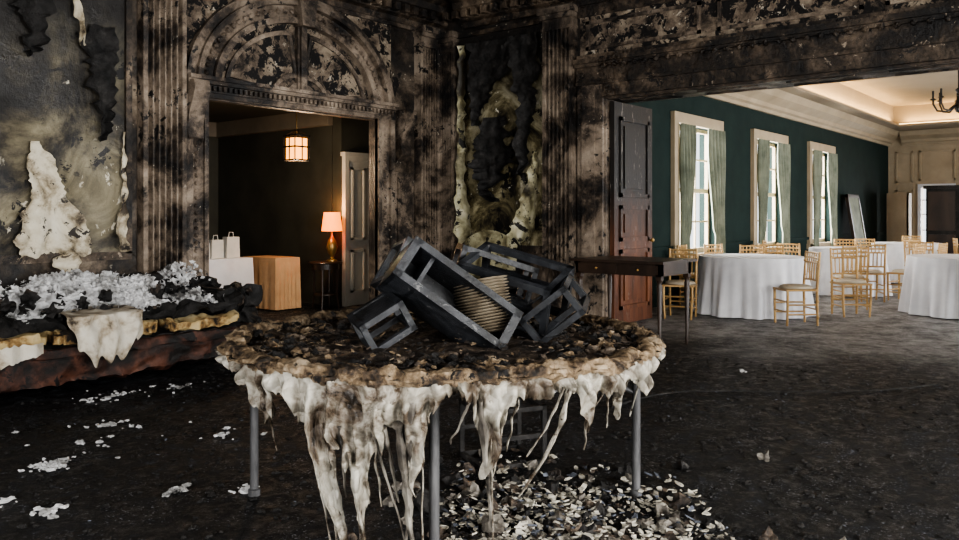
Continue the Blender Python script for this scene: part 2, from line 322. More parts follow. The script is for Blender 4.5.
pilaster('pilaster','y',5.45,5.9,XB,4.0); pilaster('pilaster','y',7.42,7.68,XB,3.95)
# cornice of burned room
prof=[(0,3.98),(.08,3.98),(.1,4.05),(.16,4.08),(.18,4.16),(.3,4.2),(.32,4.28),(.45,4.36),(.5,4.45),(.52,4.6),(0,4.6)]
c=B(); c.prism([(YA-p,z) for p,z in prof],'x',-3.5,XB,'trimdark'); c.prism([(XB-p,z) for p,z in prof],'y',-3.5,YA-.52,'trimdark')
x=-3.3
while x<XB-.3: c.box(x,x+.09,YA-.27,YA-.16,4.09,4.19,'trimdark'); x+=.17
y=-3.3
while y<YA-.3: c.box(XB-.27,XB-.16,y,y+.09,4.09,4.19,'trimdark'); y+=.17
c.build('trim_3')
# entablature over opening
c=B()
for d,a,b in [(.06,2.83,2.98),(.10,2.98,3.02),(.08,3.02,3.2),(.12,3.2,3.24),(.16,3.24,3.3),(.07,3.3,3.36),(.05,3.84,3.98)]:
    c.box(XB-d,XB,-3.5,5.42 if a>2.9 else 5.06,a,b,'trimdark')
c.box(XB-.02,XB-.001,-3.5,5.4,3.36,3.84,'tymp')
yy=5.3
while yy>-3:
    y0=yy-1.5
    for a in [(y0,yy,3.42,3.46),(y0,yy,3.74,3.78),(y0,y0+.04,3.42,3.78),(yy-.04,yy,3.42,3.78)]: c.box(XB-.045,XB,a[0],a[1],a[2],a[3],'trim')
    yy-=1.7
for i in range(50):
    a=5.0-i*.14; c.blob((XB-.13,a,3.19),.03,'trimdark',.3,1)
for d,a,b in [(.05,5.06,5.16),(.08,5.16,5.34),(.05,5.34,5.42)]: c.box(XB-d,XB,a,b,0,2.98,'trim')
c.box(XB,XB+.5,5.045,5.06,0,2.83,'trim')
c.box(XB,XB+.5,-2,5.045,2.80,2.83,'trimdark')
for a in [(4.2,4.9),(3.2,3.9),(2.2,2.9),(1.2,1.9),(.2,.9)]: 
    for q in [(XB+.1,XB+.14,a[0],a[1]),(XB+.36,XB+.4,a[0],a[1])]: c.box(*q,2.785,2.8,'trimdark')
c.build('trim_4')
d=B(); d.box(XB+.08,9.62,4.97,5.03,.02,2.78,'doorwood')
for z0,z1 in [(.2,.95),(1.05,1.5),(1.6,2.6)]:
    for a in [(8.75,9.5,z0,z0+.05),(8.75,9.5,z1-.05,z1),(8.75,8.8,z0,z1),(9.45,9.5,z0,z1)]: d.box(a[0],a[1],4.945,4.97,a[2],a[3],'doorwood')
    d.box(8.86,9.39,4.95,4.97,z0+.11,z1-.11,'doorwood')
d.lathe([(0,.04),(.02,.035),(.03,.02),(.02,0),(.012,-.03)],'brass',12,T=Matrix.Translation((9.54,4.94,1.05))@Matrix.Rotation(pi/2,4,'X'))
d.build('door_1')
# ------------------------------------------------------------------ arched doorway
c=B(); CX=6.04; Z0=2.80
def ring(rx0,rz0,rx1,rz1,d,k,a0=0,a1=pi,n=44,cx=CX,z0=Z0,back=0):
    vs=[];fs=[]
    for i in range(n+1):
        a=a0+(a1-a0)*i/n; ca,sa=math.cos(a),math.sin(a)
        for rx,rz,dd in ((rx0,rz0,back),(rx0,rz0,d),(rx1,rz1,d),(rx1,rz1,back)): vs.append((cx+rx*ca,YA-dd,z0+rz*sa))
    for i in range(n):
        for j in range(3): a=i*4+j; fs.append((a,a+1,a+5,a+4))
    fs+=[(0,1,2,3),(n*4+3,n*4+2,n*4+1,n*4)]
    c.add(vs,fs,k)
ring(1.42,1.12,1.52,1.2,.10,'trim'); ring(1.36,1.06,1.42,1.12,.15,'trim'); ring(1.2,.92,1.36,1.06,.06,'trim'); ring(1.12,.85,1.2,.92,.12,'trim')
for i in range(40):
    a=pi*(i+.5)/40; c.blob((CX+1.28*math.cos(a),YA-.07,Z0+.99*math.sin(a)),.032,'trim',.2,1)
for a0,a1 in ((.12,pi/2-.16),(pi/2+.16,pi-.12)):
    ring(.98,.72,1.03,.77,.05,'trim',a0,a1,20); ring(.36,.22,.41,.27,.05,'trim',a0,a1,16)
    for a in (a0,a1):
        p0=Vector((CX+.38*math.cos(a),YA-.025,Z0+.24*math.sin(a))); p1=Vector((CX+1.0*math.cos(a),YA-.025,Z0+.745*math.sin(a))); c.tube([p0,p1],.03,'trim',6)
ring(0.0,0,.22,.16,.06,'trim'); 
c.box(CX-.07,CX+.07,YA-.08,YA,Z0,Z0+.9,'trim'); c.box(CX-.04,CX+.04,YA-.11,YA,Z0,Z0+.86,'trim')
c.prism([(CX-.09,Z0+.82),(CX+.09,Z0+.82),(CX+.14,Z0+1.22),(CX-.14,Z0+1.22)],'y',YA-.2,YA,'trim')
for d,a,b in [(.05,2.65,2.70),(.08,2.70,2.78),(.14,2.78,2.82),(.18,2.82,2.86)]: c.box(4.52,7.56,YA-d,YA,a,b,'trim')
for i in range(46): c.box(4.56+i*.065,4.56+i*.065+.035,YA-.12,YA-.08,2.72,2.77,'trim')
for x0,x1,s in [(4.52,4.79,-1),(7.29,7.56,1)]:
    c.box(x0,x1,YA-.05,YA,0,2.65,'trim')
    xo=x0 if s<0 else x1-.07; c.box(xo,xo+.07,YA-.1,YA,0,2.65,'trim')
    xi=x1-.05 if s<0 else x0; c.box(xi,xi+.05,YA-.08,YA,0,2.65,'trim')
    for z in range(30): c.blob(((x0+x1)/2,YA-.055,.2+z*.08),.022,'trim',.2,1)
for xm in (4.62,7.76):
    pr=[(YA,2.12),(YA-.05,2.12),(YA-.12,2.2),(YA-.10,2.32),(YA-.13,2.45),(YA-.2,2.6),(YA-.24,2.7),(YA-.22,2.8),(YA,2.8)]
    c.prism(pr,'x',xm-.09,xm+.09,'trim')
c.box(4.79,7.29,YA,YH,2.635,2.65,'trimdark')
c.box(7.6,7.98,YA-.04,YA,.9,1.96,'trim'); c.box(7.66,7.92,YA-.06,YA,.96,1.9,'trim'); c.box(7.6,7.98,YA-.04,YA,.15,.8,'trim')
for a in [(4.54,7.98,3.98-.05,3.98)]: c.box(a[0],a[1],YA-.06,YA,a[2],a[3],'trim')
c.build('trim_5')
c=B(); c.box(4.52,7.56,YA-.02,YA-.001,2.86,3.93,'tymp'); c.build('trim_6')
c=B(); c.box(1.15,3.95,YA-.02,YA-.001,1.0,3.9,'paper')
for a in [(1.15,3.95,.94,1.02),(1.15,3.95,3.86,3.92),(1.15,1.21,1,3.9),(3.89,3.95,1,3.9)]: c.box(a[0],a[1],YA-.06,YA,a[2],a[3],'trimdark')
c.box(XB-.02,XB-.001,5.95,7.4,.95,3.9,'paperglow'); 
for a in [(5.95,7.4,.88,.98),(5.95,7.4,3.86,3.92)]: c.box(XB-.07,XB,a[0],a[1],a[2],a[3],'trimdark')
c.build('wallpaper_panel')
c=B(); c.box(-3.5,4.0,YA-.04,YA,0,.25,'trimdark'); c.build('baseboard_north')
c=B(); c.box(XB-.04,XB,5.9,7.4,0,.25,'trimdark'); c.build('baseboard_east')
def peel(name,axis,wy,pts,k,curl=.08,nu=16,rag=.05):
    w=B(); n=len(pts)-1
    def fn(u,v):
        t=v*n; i=min(int(t),n-1); f=t-i; f=f*f*(3-2*f)
        a,b=pts[i],pts[i+1]; l=a[0]+(b[0]-a[0])*f; r=a[1]+(b[1]-a[1])*f; z=a[2]+(b[2]-a[2])*(t-i)
        l+=rag*noise.noise(Vector((z*9,3,l)))+rag*.6*noise.noise(Vector((z*27,7,l))); r+=rag*noise.noise(Vector((z*9,13,r)))+rag*.6*noise.noise(Vector((z*27,17,r)))
        uu=l+(r-l)*u; nn=noise.noise(Vector((uu*6,z*5,1)))
        out=.03+curl*(abs(u-.5)*2)**2*(.4+.6*v)+.09*abs(nn)
        zz=z+(.06*noise.noise(Vector((uu*12,9,2))) if v>.9 else 0)
        return (uu,wy-out,zz) if axis=='x' else (wy-out,uu,zz)
    w.grid(fn,nu,n*10,k)
    return w.build(name,smooth=True)
peel('peeling_wallpaper','x',YA-.02,[(3.0,3.08,2.05),(2.96,3.2,1.85),(3.0,3.3,1.62),(2.92,3.44,1.35),(2.86,3.52,1.15),(2.88,3.5,1.0)],'peel',.05,24,.05)
peel('peeling_wallpaper','x',YA-.02,[(3.28,3.36,1.05),(3.2,3.42,.95),(3.22,3.4,.85),(3.3,3.35,.75)],'peel')
peel('peeling_wallpaper','x',YA-.02,[(3.86,3.87,2.2),(3.83,3.87,1.9),(3.84,3.89,1.6),(3.76,3.88,1.2),(3.82,3.88,1.02)],'peel',.03,rag=.025)
peel('peeling_wallpaper','x',YA-.02,[(2.75,3.2,3.6),(2.85,3.15,3.3),(2.95,3.12,3.0),(2.95,3.0,2.8)],'char',rag=.12)
peel('peeling_wallpaper','x',YA-.02,[(3.34,3.40,3.6),(3.36,3.44,3.3),(3.4,3.46,3.15),(3.43,3.45,3.0)],'peel',.06,rag=.03)
peel('peeling_wallpaper','x',YA-.02,[(3.5,3.78,3.2),(3.5,3.74,2.8),(3.58,3.74,2.4),(3.64,3.68,2.1)],'char',.08,rag=.1)
# east side burned draperies
peel('burned_drapery','y',XB-.03,[(7.22,7.34,3.75),(7.2,7.36,3.2),(7.2,7.33,2.5),(7.18,7.36,1.8),(7.05,7.36,1.2),(7.1,7.3,.9)],'peelgreen',.1)
peel('burned_drapery','y',XB-.03,[(6.2,7.15,3.75),(6.5,7.16,3.3),(6.8,7.1,2.9),(6.95,7.05,2.6)],'char',.1,rag=.1)
peel('burned_drapery','y',XB-.05,[(6.55,6.85,2.7),(6.4,6.98,2.4),(6.38,7.0,2.15),(6.45,6.98,1.9),(6.62,6.9,1.72),(6.6,6.72,1.55)],'char',.16,rag=.14)
peel('burned_drapery','y',XB-.03,[(6.02,6.05,2.2),(5.99,6.12,1.9),(6.0,6.25,1.5),(6.0,6.4,1.2),(6.1,6.6,1.0)],'peelgreen',.1)
peel('burned_drapery','y',XB-.03,[(5.98,6.5,3.75),(5.98,6.4,3.2),(6.0,6.3,2.8),(6.1,6.3,2.3),(6.2,6.22,1.8)],'char',.1,rag=.1)
# armchair
c=B()
c.box(7.85,8.35,6.25,7.2,.12,.42,'char'); c.box(7.85,8.3,6.33,7.12,.42,.56,'peelgreen')
def bk(u,v):
    y=6.25+.95*u; z=.4+.78*v*(1-.25*(2*u-1)**2); return (8.3+.06*v+.03*noise.noise(Vector((y*5,z*5,0))),y,z)
c.grid(bk,16,12,'peelgreen'); c.grid(lambda u,v:tuple(Vector(bk(u,v))+Vector((.10,0,0))),16,12,'char')
for y in (6.25,7.1): c.box(7.85,8.35,y,y+.1,.3,.66,'char')
for x_ in (7.88,8.3):
    for y in (6.3,7.15): c.tube([(x_,y,.13),(x_,y,0)],[.025,.015],'wood')
c.build('armchair',smooth=True)
# ------------------------------------------------------------------ hall beyond arch
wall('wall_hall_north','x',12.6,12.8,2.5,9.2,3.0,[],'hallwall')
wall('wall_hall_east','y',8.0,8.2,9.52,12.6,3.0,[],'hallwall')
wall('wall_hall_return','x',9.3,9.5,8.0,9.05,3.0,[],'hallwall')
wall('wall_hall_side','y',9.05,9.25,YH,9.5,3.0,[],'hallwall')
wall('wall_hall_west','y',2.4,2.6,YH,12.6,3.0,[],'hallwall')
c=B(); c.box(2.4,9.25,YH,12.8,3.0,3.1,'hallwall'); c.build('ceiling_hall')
def paneldoor(name,axis,w0,a0,a1,z1,k,rows=((.15,.8),(.95,2.0)),cols=2,casing=.12):
    d=B()
    def bx(u0,u1,e0,e1,z0,zz):
        if axis=='x': d.box(u0,u1,w0-e1,w0-e0,z0,zz,k)
        else: d.box(w0-e1,w0-e0,u0,u1,z0,zz,k)
    bx(a0,a1,.002,.05,0,z1)
    for s in (a0-casing,a1): bx(s,s+casing,.002,.08,0,z1+casing)
    bx(a0,a1,.002,.08,z1,z1+casing); bx(a0-casing-.03,a1+casing+.03,.002,.11,z1+casing,z1+casing+.06)
    wd=(a1-a0)/cols
    for i in range(cols):
        u0=a0+i*wd+.1*wd+.02; u1=a0+(i+1)*wd-.1*wd-.02
        for z0,zz in rows:
            zz=min(zz,z1-.1)
            for q in [(u0,u1,z0,z0+.035),(u0,u1,zz-.035,zz),(u0,u0+.035,z0,zz),(u1-.035,u1,z0,zz)]: bx(q[0],q[1],.05,.09,q[2],q[3])
            bx(u0+.07,u1-.07,.05,.065,z0+.07,zz-.07)
    return d.build(name)
paneldoor('door_2','x',12.6,5.0,7.4,2.2,'darkdoor',((.2,.9),(1.05,2.05)),4)
paneldoor('door_3','x',9.3,8.08,8.85,2.2,'greydoor',((.2,.85),(1.0,2.1)),2,.07)
c=B(); c.box(2.6,8.0,12.5,12.6,2.75,3.0,'darkdoor'); c.box(7.9,8.0,9.5,12.5,2.75,3.0,'darkdoor'); c.box(2.6,8.0,12.55,12.6,.85,.92,'darkdoor'); c.build('trim_7')
def clothtable(name,x0,x1,y0,y1,z,k):
    w=B(); cx,cy=(x0+x1)/2,(y0+y1)/2; hx,hy=(x1-x0)/2,(y1-y0)/2
    def fn(u,v):
        a=2*pi*u; ca,sa=math.cos(a),math.sin(a); m=1/max(abs(ca),abs(sa)); px,py=ca*m,sa*m
        fo=1+.03*v*math.sin(a*22)+.02*v
        return (cx+hx*px*fo,cy+hy*py*fo,.02+(z-.02)*(1-v))
    w.grid(fn,160,8,k,closed=True); w.box(cx-hx,cx+hx,cy-hy,cy+hy,z-.01,z+.003,k)
    return w.build(name,smooth=True)
clothtable('banquet_table',5.5,6.85,9.9,10.6,.76,'linen'); clothtable('banquet_table',6.95,7.38,9.5,10.3,.76,'tan')
c=B()
for x,y,h,w_ in [(6.15,10.1,.22,.1),(6.4,10.15,.26,.1),(6.62,10.1,.3,.11),(5.9,10.2,.16,.12)]:
    c.prism([(x-w_,.765),(x+w_,.765),(x+w_*.9,.765+h),(x-w_*.9,.765+h)],'y',y-.06,y+.06,'paperw')
    c.tube([(x-.04,y,.765+h),(x-.03,y,.83+h),(x+.03,y,.83+h),(x+.04,y,.765+h)],.006,'paperw',5)
c.build('gift_bags')
c=B(); sx,sy=7.68,9.28
c.lathe([(0,.66),(.24,.66),(.25,.675),(.24,.69),(0,.69)],'wood',28,c=(sx,sy,0)); c.lathe([(0,.58),(.2,.58),(.2,.66),(0,.66)],'wood',20,c=(sx,sy,0)); c.lathe([(0,.2),(.18,.2),(.18,.22),(0,.22)],'wood',20,c=(sx,sy,0))
for a in range(4):
    t=a*pi/2+.6; c.tube([(sx+.18*math.cos(t),sy+.18*math.sin(t),.6),(sx+.17*math.cos(t),sy+.17*math.sin(t),.2),(sx+.2*math.cos(t),sy+.2*math.sin(t),0)],[.018,.016,.012],'wood',8)
c.build('side_table',smooth=True)
c=B(); lx0=sx+.12
c.lathe([(0,.692),(.08,.692),(.08,.71),(.03,.73),(.02,.76),(.06,.82),(.085,.9),(.06,1.0),(.02,1.06),(.012,1.1),(.012,1.2)],'brass',20,c=(lx0,sy,0))
c.lathe([(.155,1.14),(.12,1.42)],'shade',24,c=(lx0,sy,0)); c.build('table_lamp',smooth=True)
c=B(); lx,ly=6.86,8.9
c.tube([(lx,ly,3.0),(lx,ly,2.5)],.008,'brass',6)
for z in (2.12,2.3,2.45): 
    for a in [(-.13,.13,-.13,-.11),(-.13,.13,.11,.13),(-.13,-.11,-.13,.13),(.11,.13,-.13,.13)]: c.box(lx+a[0],lx+a[1],ly+a[2],ly+a[3],z,z+.02,'iron')
for a in (-.122,0,.122):
    for b in (-.122,0,.122):
        if a==0 and b==0: continue
        c.tube([(lx+a,ly+b,2.12),(lx+a,ly+b,2.46)],.009,'iron',6); c.tube([(lx+a,ly+b,2.46),(lx,ly,2.55)],.006,'iron',6)
c.box(lx-.1,lx+.1,ly-.1,ly+.1,2.14,2.43,'lant'); c.build('hanging_lantern')
# ------------------------------------------------------------------ burned round table
TC=Vector((2.93,2.64,0)); TZ=.78; R=1.0
def tp(a,r,z):
    p=TC+(RT*math.sin(a)-FW*math.cos(a))*r; return (p.x,p.y,z)
t=B()
def top(u,v):
    a=2*pi*u; r=R*v; h=noise.fractal(Vector((r*math.cos(a)*6,r*math.sin(a)*6,2)),1,2,5)*.022
    return tp(a,r,TZ-.015+h)
t.grid(top,200,50,'ash',closed=True)
t.grid(lambda u,v:tp(2*pi*u,R*v,TZ-.035),80,2,'char',closed=True)
def rim(u,v):
    a=2*pi*u; b=2*pi*v; q=Vector((math.cos(a)*9,math.sin(a)*9,b*.6))
    rr=.031+.018*noise.noise(q)+.016*noise.noise(q*3.1)+.008*noise.noise(q*8); wob=.018*noise.noise(Vector((math.cos(a)*3,math.sin(a)*3,8)))
    return tp(a,R+wob+rr*math.cos(b)*1.5,TZ+wob*.6+rr*math.sin(b))
t.grid(rim,700,16,'rim',closed=True)
for r_,f_ in ((-.936,0),(.945,0),(0.0,-.88),(.28,.8)):
    p=TC+RT*r_+FW*f_; t.tube([(p.x,p.y,TZ-.03),(p.x,p.y,0)],.021,'leg',14)
    t.lathe([(.0,0),(.03,0),(.03,.03),(.021,.035)],'leg',14,c=(p.x,p.y,0))
    q=TC+(RT*r_+FW*f_)*.45; t.tube([(p.x,p.y,.5),(q.x,q.y,TZ-.04)],.011,'leg',8)
p0=TC+RT*-.5;p1=TC+RT*.5; t.tube([(p0.x,p0.y,TZ-.06),(p1.x,p1.y,TZ-.06)],.018,'leg')
t.build('round_banquet_table',smooth=True)
KEY=[(-180,.05),(-150,.08),(-120,.04),(-95,.06),(-75,.03),(-60,.04),(-52,.04),(-48,.08),(-44,.22),(-41,.18),(-38,.08),(-35,.10),(-31,.16),(-28.5,.26),(-27,.46),(-25.8,.62),(-24.6,.42),(-23.5,.24),(-20,.27),(-18.4,.33),(-17,.52),(-16,.72),(-15.2,.5),(-13.8,.30),(-11,.26),(-9,.16),(-7,.2),(-5.2,.3),(-3.6,.44),(-2.2,.3),(-1,.18),(0,.10),(1.5,.05),(5,.05),(7.5,.08),(9.5,.16),(11.5,.24),(13,.38),(14,.32),(15.5,.18),(17,.10),(19,.06),(23,.09),(25,.07),(28,.05),(32,.07),(35,.18),(37.5,.23),(40,.09),(44,.10),(47,.22),(49.5,.09),(54,.05),(59,.15),(62,.07),(68,.03),(80,.05),(95,.03),(120,.06),(150,.04),(180,.05)]
def L(deg):
    for i in range(len(KEY)-1):
        if KEY[i][0]<=deg<=KEY[i+1][0]:
            f=(deg-KEY[i][0])/(KEY[i+1][0]-KEY[i][0]); f=f*f*(3-2*f); return KEY[i][1]*(1-f)+KEY[i+1][1]*f
    return .05
def cloth(u,v):
    deg=-180+360*u; a=math.radians(deg)
    l=L(deg)*(1+.25*noise.noise(Vector((deg*.6,0,0))))+.04*abs(noise.noise(Vector((deg*1.9,5,0))))
    z=TZ-.015-l*v
    sway=.02*noise.noise(Vector((deg*.05,v*3*l*3,3)))*v*2
    if -31<deg<-22: sway+=.11*v*v*l
    if 10<deg<17: sway-=.02*v
    fold=(.024*math.sin(deg*.9+2*math.sin(deg*.21))+.012*math.sin(deg*2.3+1))*min(1,v*2)+.018*noise.noise(Vector((deg*.4,z*14,0)))
    wave=.006*math.sin(deg*2.2)*math.sin(z*60)
    return tp(a+sway,R+.03+.01*math.sin(v*pi)-.10*l*v*v+fold+wave,z+.01)
k=B(); k.grid(cloth,1700,34,'cloth')
def drip(a0,a1,z0,z1,r0,kk='cloth',bow=.0,rr=R+.02,w=1):
    pts=[];rs=[]
    for i in range(23):
        f=i/22; a=math.radians(a0+(a1-a0)*f+bow*math.sin(pi*f)); pts.append(tp(a+.012*noise.noise(Vector((f*4,a0,0))),rr-.08*f,z0+(z1-z0)*f)); rs.append(r0*(1-.78*f)*(1+.8*noise.noise(Vector((f*8,a1,3))))+.0015)
    k.tube(pts,rs,kk,8,flat=.5)
drip(31,20,.74,.30,.024,bow=2.4); drip(29,22,.72,.45,.010,bow=1); drip(-29,-23.5,.7,.015,.018,bow=-.6); drip(-28.3,-23,.72,.10,.008,bow=.6); drip(-16.5,-15.5,.45,.015,.026); drip(-17.5,-16.6,.5,.10,.010)
drip(-13,-5,.6,.08,.012,'clothgrey'); drip(-7,-3.8,.62,.02,.045,'clothgrey'); drip(-4,-6.5,.7,.02,.035,'clothgrey'); drip(-10,-8,.6,.3,.02,'clothgrey'); drip(-20,-21,.6,.3,.02,'clothgrey'); drip(-12.5,-12,.6,.28,.015); drip(-29.5,-26,.7,.32,.012,'clothgrey'); drip(-33,-34,.72,.58,.01)
drip(10,13.5,.7,.2,.03,'clothgrey'); drip(12,13.8,.7,.12,.010); drip(15.5,13,.7,.3,.02); drip(42,48,.72,.5,.014); drip(59,62,.74,.5,.010); drip(-43,-44,.7,.42,.014); drip(8,4,.7,.52,.010,'clothgrey'); drip(52,54,.74,.57,.008); drip(36,39,.7,.44,.018); drip(18,17,.7,.48,.01); drip(44,40,.72,.56,.008); drip(-2.5,-2.2,.7,.06,.009); drip(-24,-21.5,.6,.2,.008)
o=k.build('melted_tablecloth',smooth=True)
md=o.modifiers.new('sol','SOLIDIFY'); md.thickness=.006
k=B()
for i in range(700):
    a=random.uniform(0,2*pi); r=R*math.sqrt(random.uniform(.02,.9)); p=tp(a,r,TZ+random.uniform(.003,.015))
    k.flake(p,random.uniform(.006,.022),random.choice(('ash','char','char','ash','rim','ash')),.5)
for i in range(260):
    a=random.uniform(0,2*pi); r=R*math.sqrt(random.uniform(.3,.95)); p=tp(a,r,TZ+.005); k.blob(p,random.uniform(.008,.028),random.choice(('ash','char','rim')),.5,1,sq=(1,1,.6))
k.build('tabletop_ash_debris')
# ------------------------------------------------------------------ crates on table
CB=Matrix((( RT.x,FW.x,0,TC.x),(RT.y,FW.y,0,TC.y),(0,0,1,0),(0,0,0,1)))
def E(x,y,z,rx,ry,rz): return CB@Matrix.Translation((x,y,z))@Matrix.Rotation(math.radians(rz),4,'Z')@Matrix.Rotation(math.radians(ry),4,'Y')@Matrix.Rotation(math.radians(rx),4,'X')
def openbox(name,T,L_,H_,D_,th=.022,lip=.035):
    w=B(); x,y,z=L_/2,D_/2,H_/2
    w.box(-x,x,-y,y,z-th,z,'frame',T); w.box(-x,x,-y,y,-z,-z+th,'frame',T); w.box(-x,-x+th,-y,y,-z,z,'frame',T); w.box(x-th,x,-y,y,-z,z,'frame',T)
    w.box(-x,x,y-th*.6,y,-z,z,'frame',T)
    for a in [(-x,x,z-lip,z),(-x,x,-z,-z+lip),(-x,-x+lip,-z,z),(x-lip,x,-z,z)]: w.box(a[0]-.004,a[1]+.004,-y-.015,-y,a[2],a[3],'frame',T)
    for dx in (-L_*.3,): w.box(dx-.01,dx+.01,-y+.02,y,-z,z,'frame',T)
    return w.build(name)
def skel(name,T,L_,H_,D_,t=.028,brace=True,panel=False,k_='frame'):
    w=B(); x,y,z=L_/2,D_/2,H_/2; h=t/2
    for a in (-1,1):
        for b in (-1,1):
            w.box(-x-h,x+h,a*y-h,a*y+h,b*z-h,b*z+h,k_,T); w.box(a*x-h,a*x+h,-y-h,y+h,b*z-h,b*z+h,k_,T); w.box(a*x-h,a*x+h,b*y-h,b*y+h,-z-h,z+h,k_,T)
    if brace: w.box(-x,x,-y-h*.8,-y+h*.8,-h,h,k_,T); w.box(-x,x,y-h*.8,y+h*.8,-h,h,k_,T)
    if panel: w.box(-x,x,-y,y,z-h*.5,z+h*.5,k_,T)
    return w.build(name)
openbox('display_crate',E(.03,-.14,.975,-24,36,10),.62,.22,.24)
skel('display_riser_frame',E(-.06,.13,1.0,-14,33,16),.52,.22,.22,.03,True,True)
skel('display_riser_frame',E(-.28,-.24,.885,8,-30,20),.2,.13,.2,.028,False,True)
skel('display_riser_frame',E(.35,.2,.99,18,14,-24),.48,.26,.30,.034,True)
skel('display_riser_frame',E(.55,.05,.91,12,-38,-20),.26,.14,.24,.03,False,True)
skel('display_riser_frame',E(.24,.38,1.06,0,18,10),.40,.18,.2,.03,True,True)
k=B(); T=E(.22,-.05,.80,-8,-10,0)
for i in range(18):
    z=i*.0145; k.lathe([(0,z+.003),(.08,z+.003),(.095,z+.008),(.135,z+.016),(.138,z+.018),(.135,z+.02),(.09,z+.012),(.07,z+.007),(0,z+.007)],'plate',36,T=T@Matrix.Translation((random.uniform(-.004,.004),random.uniform(-.004,.004),0)))
k.build('plate_stack',smooth=True)
skel('charred_stool_frame',CB@Matrix.Translation((.30,.55,.17))@Matrix.Rotation(.4,4,'Z'),.36,.3,.32,.025,True,k_='char')
# ------------------------------------------------------------------ sofa
s=B()
def nb(x0,x1,y0,y1,z0,z1,k_,amp=.03,n=14):
    cx,cy,cz=(x0+x1)/2,(y0+y1)/2,(z0+z1)/2
    def P(a,b,c_):
        p=Vector((cx+(x1-x0)/2*a,cy+(y1-y0)/2*b,cz+(z1-z0)/2*c_)); d=Vector((noise.noise(p*5),noise.noise(p*5+Vector((9,0,0))),noise.noise(p*5+Vector((0,9,0)))))+.5*Vector((noise.noise(p*14),noise.noise(p*14+Vector((9,0,0))),noise.noise(p*14+Vector((0,9,0)))))
        rr=Vector((a,b,c_)); e=sum(abs(q)>.9 for q in rr); 
        return tuple(p+d*amp*1.6-Vector((a*(e>1)*.02,b*(e>1)*.02,c_*(e>1)*.02)))
    for sg in (-1,1):
        s.grid(lambda u,v:P(2*u-1,sg,2*v-1),n*5,n,k_); s.grid(lambda u,v:P(2*u-1,2*v-1,sg),n*5,n,k_); s.grid(lambda u,v:P(sg,2*u-1,2*v-1),n,n,k_)
nb(1.4,4.55,6.42,7.5,.06,.34,'leather',.03)
nb(1.45,4.4,6.38,7.2,.33,.37,'char',.03)
nb(1.6,2.6,6.36,7.2,.38,.48,'foam',.02); nb(2.66,3.5,6.36,7.2,.38,.48,'foam',.02); nb(3.55,4.3,6.40,7.2,.38,.46,'foam',.03)
nb(1.4,4.3,6.55,7.25,.48,.57,'char',.05)
nb(1.4,4.5,7.15,7.6,.3,.76,'char',.06)
nb(4.2,4.66,6.6,7.55,.3,.66,'char',.08)
nb(1.35,4.58,6.36,6.46,.28,.36,'leather',.02)
for x_ in (1.5,4.4):
    for y_ in (6.5,7.45): s.tube([(x_,y_,.1),(x_,y_,0)],[.03,.02],'wood')
for i in range(160): s.blob((random.uniform(2.0,4.55),random.uniform(6.6,7.5),random.uniform(.52,.7)),random.uniform(.015,.06),random.choice(('char','char','char','ash')),.7,1)
s.build('burned_sofa',smooth=True)
k=B()
def hs(x_,y_): return .53+.20*max(0,min(1,(y_-6.7)/.5))
for i in range(260):
    y_=random.uniform(6.7,7.45); x_=min(4.3,random.gauss(3.35,.42)); d_=noise.noise(Vector((x_*3.2,y_*3.2,0)))
    if d_<-.05: continue
    k.blob((x_,y_,hs(x_,y_)+.10*max(0,d_)),random.uniform(.04,.085),'fluff',.35,2,sq=(1.1,1,.7))
for i in range(4600):
    y_=random.uniform(6.62,7.5); x_=random.gauss(3.35,.45)
    if random.random()<.22: x_=random.uniform(1.6,4.3)
    x_=min(x_,4.4)
    d_=noise.noise(Vector((x_*3.2,y_*3.2,0)))
    if d_<-.15 and random.random()<.92: continue
    k.blob((x_,y_,hs(x_,y_)+random.uniform(0,.06)+.18*max(0,d_)),random.uniform(.004,.022),'fluff',.6,1,sq=(random.uniform(.5,1.6),random.uniform(.5,1.4),random.uniform(.5,1.2)))
for i in range(500):
    x_=min(4.4,random.gauss(3.3,.45)); y_=random.uniform(6.6,7.4); z=hs(x_,y_)+random.uniform(0,.10); p=[Vector((x_,y_,z))]
    for j in range(4): p.append(p[-1]+Vector((random.uniform(-.02,.02),random.uniform(-.02,.02),random.uniform(-.015,.02))))
    k.tube(p,.002,'fluff',3)
k.build('insulation_fluff_pile',smooth=True)
k=B()
def dr(u,v):
    x_=2.72+.62*u+.05*noise.noise(Vector((v*3,u,0))); l=v
    if l<.4: y_=6.85-l/.4*.54; z=.60+.02*noise.noise(Vector((u*5,v*5,0)))
    else:
        y_=6.31-.03*math.sin((l-.4)*4)+.02*math.sin(u*20)+.015*noise.noise(Vector((u*9,v*9,1))); z=.59-(l-.4)/.6*(.40-.3*abs(u-.45)+.16*noise.noise(Vector((u*6,2,0))))
    return (x_+(.5-u)*.25*max(0,v-.4),y_,z)
k.grid(dr,60,40,'drape'); k.grid(lambda u,v:(2.2+.35*u,6.32+.02*math.sin(u*14)-.0*v,.42-.16*v*(1-.5*u)+.03*noise.noise(Vector((u*9,v,0)))),24,8,'drape')
k.build('singed_throw_cloth',smooth=True)
